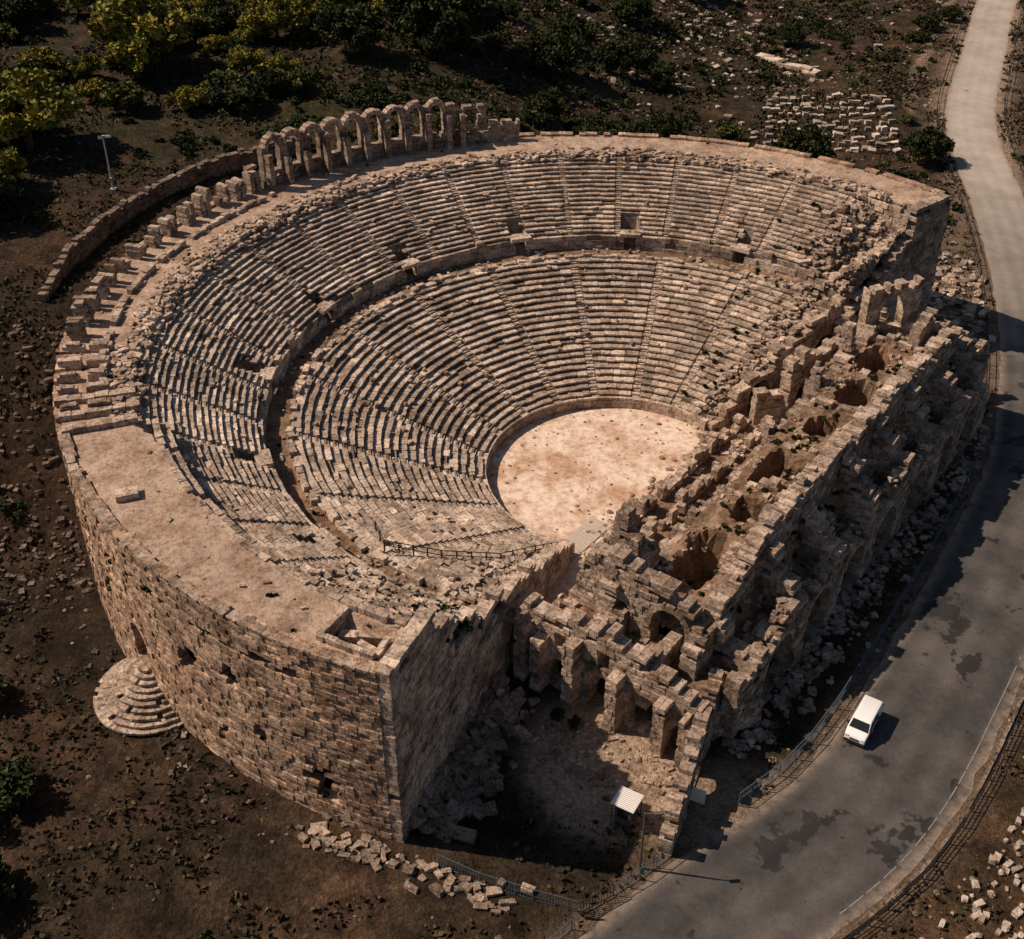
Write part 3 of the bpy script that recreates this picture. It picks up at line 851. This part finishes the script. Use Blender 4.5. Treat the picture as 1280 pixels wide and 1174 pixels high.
def tree(x,y,k,s=1.0,nm='broadleaf_tree'):
    o=bpy.data.objects.new(nm,T[k]); o.location=(x,y,terr(x,y)-.1); o.rotation_euler=(0,0,U(0,6.28)); q=s*U(.9,1.1); o.scale=(q*U(.9,1.15),q*U(.9,1.15),q*U(.85,1.1)); scene.collection.objects.link(o)
tree(-68,87,0,1.7); tree(-76,55,0,1.5); tree(-85,60,0,1.5);tree(-37,95,2,1.2);tree(-23,103,2,1.6);tree(-19,112,3,1.4);tree(-4,108,3,1.1);tree(9,118,2,.9);tree(0,126,3,1.1)
tree(-6,86,3,.85);tree(3,82,3,.8);tree(14,92,3,.7);tree(36,86,3,1.0);tree(57,88,3,.8);tree(46,150,3,.7);tree(30,175,2,1)
tree(-46,80,5,1.1);tree(-52,74,5,1.2);tree(-58,72,4,1.0)
tree(-52,-42,5,1.0);tree(-57,-31,5,.8);tree(-49,-51,5,.8);tree(-64,-20,3,.7)
cnt=0
while cnt<350:
    x=U(-150,-24);y=U(64,215)
    if y<76-.3*(x+60) and x>-66: continue
    if x>-44 and y<112: continue
    if ns(x*.045,y*.045,5)<-.38: continue
    tree(x,y,random.choice([0,4,4,4,0,1,6,6,0,3]) if (ns(x*.03,y*.03,8)>-.2 or x<-62) else random.choice([2,3,5,6,6,4]),U(.55,1.1)); cnt+=1
for _ in range(50):
    x=U(-114,-72);y=U(14,66); tree(x,y,random.choice([2,3,5,6,6,4,0] if y>38 else [2,3,5,5,6]),U(.6,1.1))
for _ in range(120):
    x=U(-38,110);y=U(108,240)
    if ns(x*.05,y*.05,25)<-.1: continue
    if roadgap(x,y)>4 and not(20<x<62 and 88<y<152): tree(x,y,random.choice([2,3,5,5,6]),U(.35,.95))
for _ in range(26):
    x=U(-34,62);y=U(62,112)
    if free(x,y,4) and roadgap(x,y)>4 and not(28<x<58 and 88<y): tree(x,y,random.choice([5,6,5]),U(.3,.7))
C=[];S=[];K=[]
n=0
while n<1050:
    if rnd()<.75: x=U(-60,75);y=U(56,200)
    else: x=U(-110,70);y=U(-60,170)
    if not free(x,y,1.5): continue
    if 28<x<58 and 90<y<124: continue
    dn=ns(x*.05,y*.05,15)
    if dn<-.05 and rnd()<.75: continue
    if y<40 and x>-25 and rnd()<.8: continue
    s=U(.4,1.5); c,s_,k=crown((x,y,terr(x,y)+s*.3),(s,s,s*.6),7,30,s*.5,0)
    C.append(c);S.append(s_*.95);K.append(k); n+=1
me=quads_mesh('thicket',np.concatenate(C),np.concatenate(S),np.concatenate(K),M_leafD); o=bpy.data.objects.new('shrub_thicket',me); scene.collection.objects.link(o)
C=[];S=[];K=[]
def plant(x,y,z,s,n=3):
    c,s_,k=crown((x,y,z),(s,s,s*.6),n,30,s*.6,0); C.append(c);S.append(s_*.7);K.append(k)
for _ in range(90):
    u=U(-22,32);w=U(15,22);x,y=P(u,w); plant(x,y,roof(u,w)+.1,U(.15,.5))
for _ in range(40):
    r=U(34,46);f=246-abs(random.gauss(0,6)); x,y=PC(r,f); plant(x,y,surf(r),U(.15,.45))
for (ps,pz,a,b) in pits:
    x,y,an=opath(ps); k=1.006; plant(x*k,(y-CY)*k+CY,pz-b*.7,U(.15,.34),3)
for _ in range(40):
    r=U(15,47);f=U(42,60); x,y=PC(r,f); plant(x,y,surf(r)-zlow(f,r),U(.15,.4))
for _ in range(60):
    r=U(33.5,53);f=U(60,240)
    if 36<r<46.5: continue
    x,y=PC(r,f); plant(x,y,9.5 if r<36 else PT,U(.1,.3),2)
for r in(36,38,40,42):
    x,y=PC(r,F1+.9); plant(x,y,surf(r)-1.2,.5,4)
for _ in range(40):
    u=U(-20,32);w=U(23.6,24.6); x,y=P(u,w); plant(x,y,shelf(u,w)+.1,U(.2,.5))
me=quads_mesh('wallplants',np.concatenate(C),np.concatenate(S),np.concatenate(K),M_leafD); o=bpy.data.objects.new('wall_plants',me); scene.collection.objects.link(o); o.parent=TH

# ------------------------------------------------------------------ fences
M_blue=simple('painted_steel_blue',(.09,.12,.145),.6,.1,.2)
M_rust=simple('dark_steel',(.05,.042,.038),.6,.4,.3)
M_wood2=simple('dark_timber',(.06,.038,.025),.8,0,.3)
def fence(name,pts,h,mat,step=2.5,rails=(.15,.95),bar=0,pr=.05,lean=0,parent=None):
    m=MB()
    for i in range(len(pts)-1):
        a=np.array(pts[i],float);b=np.array(pts[i+1],float);L=np.linalg.norm(b[:2]-a[:2]);n=max(1,int(round(L/step)))
        for k in range(n):
            p=a+(b-a)*k/n;q=a+(b-a)*(k+1)/n
            zp=p[2] if len(p)>2 else terr(p[0],p[1]); zq=q[2] if len(q)>2 else terr(q[0],q[1])
            m.tube((p[0],p[1],zp-.1),(p[0]+U(-lean,lean),p[1]+U(-lean,lean),zp+h),pr,pr,5)
            for r in rails: m.tube((p[0],p[1],zp+h*r),(q[0],q[1],zq+h*r),pr*.6,pr*.6,4)
            if bar:
                nb=int(np.linalg.norm(q[:2]-p[:2])/bar)
                for s in range(1,nb):
                    t=s/nb;x,y=p[0]+(q[0]-p[0])*t,p[1]+(q[1]-p[1])*t;z=zp+(zq-zp)*t
                    m.tube((x,y,z+.05),(x,y,z+h*.95),pr*.3,pr*.3,3)
    return m.build(name,[mat],parent)
def off(i0,i1,d): return [tuple(RL[i]+RLn[i]*d) for i in range(i0,i1,3)]
def offr(i0,i1,d): return [tuple(RL[i]+RLn[i]*(RWs[i]+d)) for i in range(i0,i1,3)]
iw=[i for i in range(len(RL)) if -46<RL[i][1]<9]
fence('road_fence',off(iw[0]+3,iw[-1],-1.0),1.6,M_blue,2.3,(.08,.5,.97),.3,.055)
fence('road_fence',[(-16.5,-47.6),(-13.4,-49.2),(-9.5,-50.6),(-6.3,-51.6)],1.3,M_blue,1.6,(.08,.97),.22,.05)
fence('road_fence',[(-3.6,-50.2),(-1.6,-48.9),(1.0,-46.8)],1.4,M_blue,1.4,(.08,.97),.22,.05)
fence('road_fence',[(-6.8,-53.0),(-10,-56),(-16,-61)],1.2,M_blue,1.8,(.08,.97),.22,.05)
ir=[i for i in range(len(RL)) if -64<RL[i][1]<-2]
fence('guard_fence',offr(ir[0],ir[-1],.9),1.1,M_rust,2.2,(.25,.6,.95),.35,.06)
m=MB()
for i in range(ir[0],ir[-1]):
    a=RL[i]+RLn[i]*(RWs[i]+.5);b=RL[i+1]+RLn[i+1]*(RWs[i+1]+.5); L=np.linalg.norm(b-a)
    n=max(1,int(L/.9))
    for q in range(n):
        if rnd()<.06: continue
        p_=a+(b-a)*(q+.5)/n; m.box((p_[0],p_[1],.12),math.atan2(b[1]-a[1],b[0]-a[0]),(L/n/2-.02,.14,.18),.03,0,0,(U(.3,.65),rnd(),0))
m.build('roadside_kerb',[M_ruin])
iu=[i for i in range(len(RL)) if 12<RL[i][1]<230]
fence('wire_fence',off(iu[0],iu[-1],-1.6),1.4,M_rust,3.0,(.35,.95),0,.07)
fence('wire_fence',offr(iu[0]+8,iu[-1],1.4),1.4,M_rust,3.0,(.35,.95),0,.07)
fence('timber_railing',[(-23.0,-19.8,9.6),(-22,-22.6,9.7),(-17.2,-21.2,7.4),(-12.0,-18.6,4.9),(-8.8,-15.8,3.5),(-6.4,-13.2,1.8)],1.1,M_wood2,1.3,(.5,.97),0,.075,.03)

gt=MB()
for k in range(12): gt.tube((-6.1+k*.22,-51.8+k*.13,.1),(-6.1+k*.22,-51.8+k*.13,1.5),.035,.035,4)
for z in(.2,1.45): gt.tube((-6.2,-51.85,z),(-3.6,-50.3,z),.045,.045,5)
for k in range(16):
    a=2*pi*k/16;b=2*pi*(k+1)/16
    gt.tube((-5.6+.5*math.cos(a),-52.1,.6+.5*math.sin(a)),(-5.6+.5*math.cos(b),-52.1,.6+.5*math.sin(b)),.06,.06,5)
    if k%2==0: gt.tube((-5.6,-52.1,.6),(-5.6+.5*math.cos(a),-52.1,.6+.5*math.sin(a)),.025,.025,4)
gt.build('entrance_gate',[M_rust])

M_white=simple('white_sheet_metal',(.78,.74,.68),.5,0,.08)
M_dark=simple('dark_glass',(.02,.022,.025),.15,0,.1)
M_booth=simple('booth_panel',(.10,.08,.065),.7,0,.2)
tb=empty('ticket_booth',(-2.2,-43.4,0)); tb.rotation_euler=(0,0,math.radians(60))
m=MB(); m.box((0,0,1.1),0,(.75,.65,1.1),.0); m.build('booth_body',[M_booth],tb)
m=MB(); m.box((-.765,0,1.35),0,(.02,.42,.45),0);m.box((0,-.665,1.35),0,(.45,.02,.45),0); m.build('booth_window',[M_dark],tb)
m=MB()
for k in range(11): m.box((-.85+k*.17,0,2.36),0,(.05,.95,.04),0)
m.box((0,0,2.28),0,(.95,.97,.03),0); m.build('booth_roof',[M_white],tb)
m=MB()
for sx in(-.85,.85): m.tube((sx,.85,0),(sx,.85,2.25),.04,.04,5); m.tube((sx,-.85,0),(sx,-.85,2.25),.04,.04,5)
m.build('booth_posts',[M_rust],tb)
sg=empty('information_sign',(3.4,-42.2,0)); sg.rotation_euler=(0,0,math.radians(-25))
m=MB(); m.box((0,0,1.3),0,(.6,.04,.75),0); m.build('sign_panel',[M_white],sg)
m=MB(); m.tube((-.5,.06,0),(-.5,.06,2.0),.04,.04);m.tube((.5,.06,0),(.5,.06,2.0),.04,.04); m.build('sign_posts',[M_rust],sg)
pl=MB(); pl.tube((-1.5,-47.9,0),(-1.5,-47.9,6.4),.11,.07,8); pl.tube((-1.5,-47.9,6.3),(-.6,-48.0,6.5),.05,.05,6); pl.box((-.5,-48.0,6.48),.1,(.35,.14,.07),0); pl.build('lamp_post',[simple('weathered_steel',(.12,.11,.10),.6,.3,.2)])

er=MB()
p,L=line((5.8,-33.0),(.4,-46.8))
wall(er,p,L,lambda s:float(np.interp(s,[0,4,8,12,15],[5.6,5.8,5.0,3.8,3.2]))+1.1*ns(s*.6,2)+.5*ns(s*2,5),1.1,holes=[(7.6,0,1.0,3.0,True)],jn=.08,rag=1.2,ragp=.3,bl=.75,ch=.42,br=1.0)
p,L=line((5.2,-35.0),(9.6,-33.2)); wall(er,p,L,ragf(3.4,.8,3),1.0,jn=.08,rag=1,bl=.85)
er.build('entrance_wall',[M_ruin])

fp=MB(); bx,by=-62.0,43.8; bz=terr(bx,by)
fp.tube((bx,by,bz-.3),(bx,by,bz+7.2),.13,.08,10); fp.tube((bx-.3,by,bz+7.1),(bx+.9,by-.2,bz+7.3),.05,.05,6)
fp.box((bx+.75,by-.3,bz+7.15),.2,(.38,.2,.14),0,-.5); fp.box((bx-.3,by-.2,bz+7.0),.2,(.25,.15,.2),0,-.4)
fp.box((bx,by-.2,bz+1.4),0,(.18,.12,.3),0); fp.box((bx,by,bz+.05),0,(.35,.35,.15),0)
fp.build('floodlight_pole',[simple('galvanised_steel',(.4,.38,.35),.5,.3,.1)])

def van(loc,ang):
    e=empty('white_van',loc)
    M_p=simple('white_paint',(.78,.77,.75),.3,0,.02)
    M_t=simple('tyre_rubber',(.02,.02,.02),.8); M_tr=simple('black_trim',(.03,.03,.03),.6); M_l=simple('lamp_glass',(.6,.6,.62),.15); M_r=simple('tail_lamp',(.35,.02,.02),.3); M_rim=simple('alloy',(.4,.4,.4),.35,.8)
    prof=[(-2.2,.35),(-2.25,.6),(-2.22,1.0),(-2.12,1.72),(-1.95,1.84),(.55,1.86),(.85,1.78),(1.52,1.14),(2.05,.98),(2.2,.78),(2.22,.45),(2.15,.3)]
    bm=bmesh.new()
    def ring(y):
        vs=[]
        for (x,z) in prof:
            k=max(0,(z-1.05)/.8); yy=y*(1-.13*k*abs(y)/.9)
            if abs(x)>2.0: yy*=.95
            vs.append(bm.verts.new((x,yy,z)))
        return vs
    rr=[ring(y) for y in(-.9,-.5,0,.5,.9)]
    n=len(prof)
    for a,b in zip(rr,rr[1:]):
        for i in range(n): bm.faces.new((a[i],b[i],b[(i+1)%n],a[(i+1)%n]))
    bm.faces.new(rr[0]); bm.faces.new(list(reversed(rr[-1])))
    bmesh.ops.recalc_face_normals(bm,faces=bm.faces)
    me=bpy.data.meshes.new('body'); bm.to_mesh(me); bm.free(); me.materials.append(M_p)
    b=bpy.data.objects.new('body',me); scene.collection.objects.link(b); b.parent=e
    md=b.modifiers.new('b','BEVEL'); md.width=.07; md.segments=3; md.limit_method='ANGLE'; md.angle_limit=math.radians(35)
    for p in me.polygons: p.use_smooth=True
    def poly(name,faces,mat):
        vs=[];fs=[]
        for f in faces:
            s=len(vs);vs+=f;fs.append(tuple(range(s,s+len(f))))
        q=bpy.data.meshes.new(name);q.from_pydata(vs,[],fs);q.materials.append(mat);o=bpy.data.objects.new(name,q);scene.collection.objects.link(o);o.parent=e
        sd=o.modifiers.new('s','SOLIDIFY');sd.thickness=.02;sd.offset=0
    def on(x,z,y):
        k=max(0,(z-1.05)/.8); return (x,y*(1-.13*k),z)
    poly('windshield',[[(.93,-.70,1.735),(.93,.70,1.735),(1.47,.80,1.215),(1.47,-.80,1.215)]],M_dark)
    sf=[]
    for s in(-1,1):
        y=s*.915
        sf.append([on(.15,1.62,y),on(.80,1.62,y),on(1.28,1.18,y),on(.15,1.18,y)])
        sf.append([on(-.85,1.62,y),on(.05,1.62,y),on(.05,1.18,y),on(-.85,1.18,y)])
    poly('side_windows',sf,M_dark)
    poly('rear_window',[[(-2.145,-.6,1.6),(-2.145,.6,1.6),(-2.215,.66,1.15),(-2.215,-.66,1.15)]],M_dark)
    t=MB()
    for x in(-1.35,1.38):
        for s in(-1,1):
            t.tube((x,s*.70,.32),(x,s*.92,.32),.33,.33,20,0); t.tube((x,s*.9,.32),(x,s*.93,.32),.2,.18,14,1)
    t.build('wheels',[M_t,M_rim],e)
    t=MB(); t.box((2.19,0,.42),0,(.07,.82,.13),0); t.box((-2.24,0,.45),0,(.05,.8,.12),0); t.box((2.19,0,.72),0,(.05,.4,.07),0)
    for s in(-1,1): t.box((1.05,s*1.0,1.22),0,(.07,.1,.1),0); t.box((0,s*.905,.42),0,(.9,.02,.08),0)
    t.build('bumpers_and_mirrors',[M_tr],e)
    t=MB()
    for s in(-1,1): t.box((2.13,s*.68,.84),0,(.08,.15,.08),0)
    t.build('headlamps',[M_l],e)
    t=MB()
    for s in(-1,1): t.box((-2.2,s*.78,1.1),0,(.04,.07,.28),0)
    t.build('tail_lamps',[M_r],e)
    e.rotation_euler=(0,0,ang)
van((18.2,-34.2,.05),math.radians(237))

EL,AZ=47,170
d=Vector((math.cos(math.radians(EL))*math.cos(math.radians(AZ)),math.cos(math.radians(EL))*math.sin(math.radians(AZ)),math.sin(math.radians(EL))))
sl_=bpy.data.lights.new('sun','SUN'); sl_.energy=5.0; sl_.angle=math.radians(.5); sl_.color=(1,.83,.68)
so=bpy.data.objects.new('sun',sl_); scene.collection.objects.link(so); so.rotation_euler=d.to_track_quat('Z','Y').to_euler()
w=bpy.data.worlds.new("World"); scene.world=w; w.use_nodes=True; nt=w.node_tree
bg=nt.nodes['Background']; sk=nt.nodes.new('ShaderNodeTexSky'); sk.sky_type='NISHITA'; sk.sun_disc=False
sk.sun_elevation=math.radians(EL); sk.sun_rotation=math.radians(90-AZ)
nt.links.new(sk.outputs[0],bg.inputs[0]); bg.inputs[1].default_value=.055
cam=bpy.data.cameras.new('camera'); co=bpy.data.objects.new('camera',cam); scene.collection.objects.link(co)
co.location=(-11.0,-104.3,77.65); co.rotation_euler=(math.radians(54),0,0); cam.sensor_width=36; cam.lens=43.14; cam.clip_end=6000
scene.camera=co
scene.view_settings.view_transform='Standard'; scene.view_settings.look='None'; scene.view_settings.exposure=0
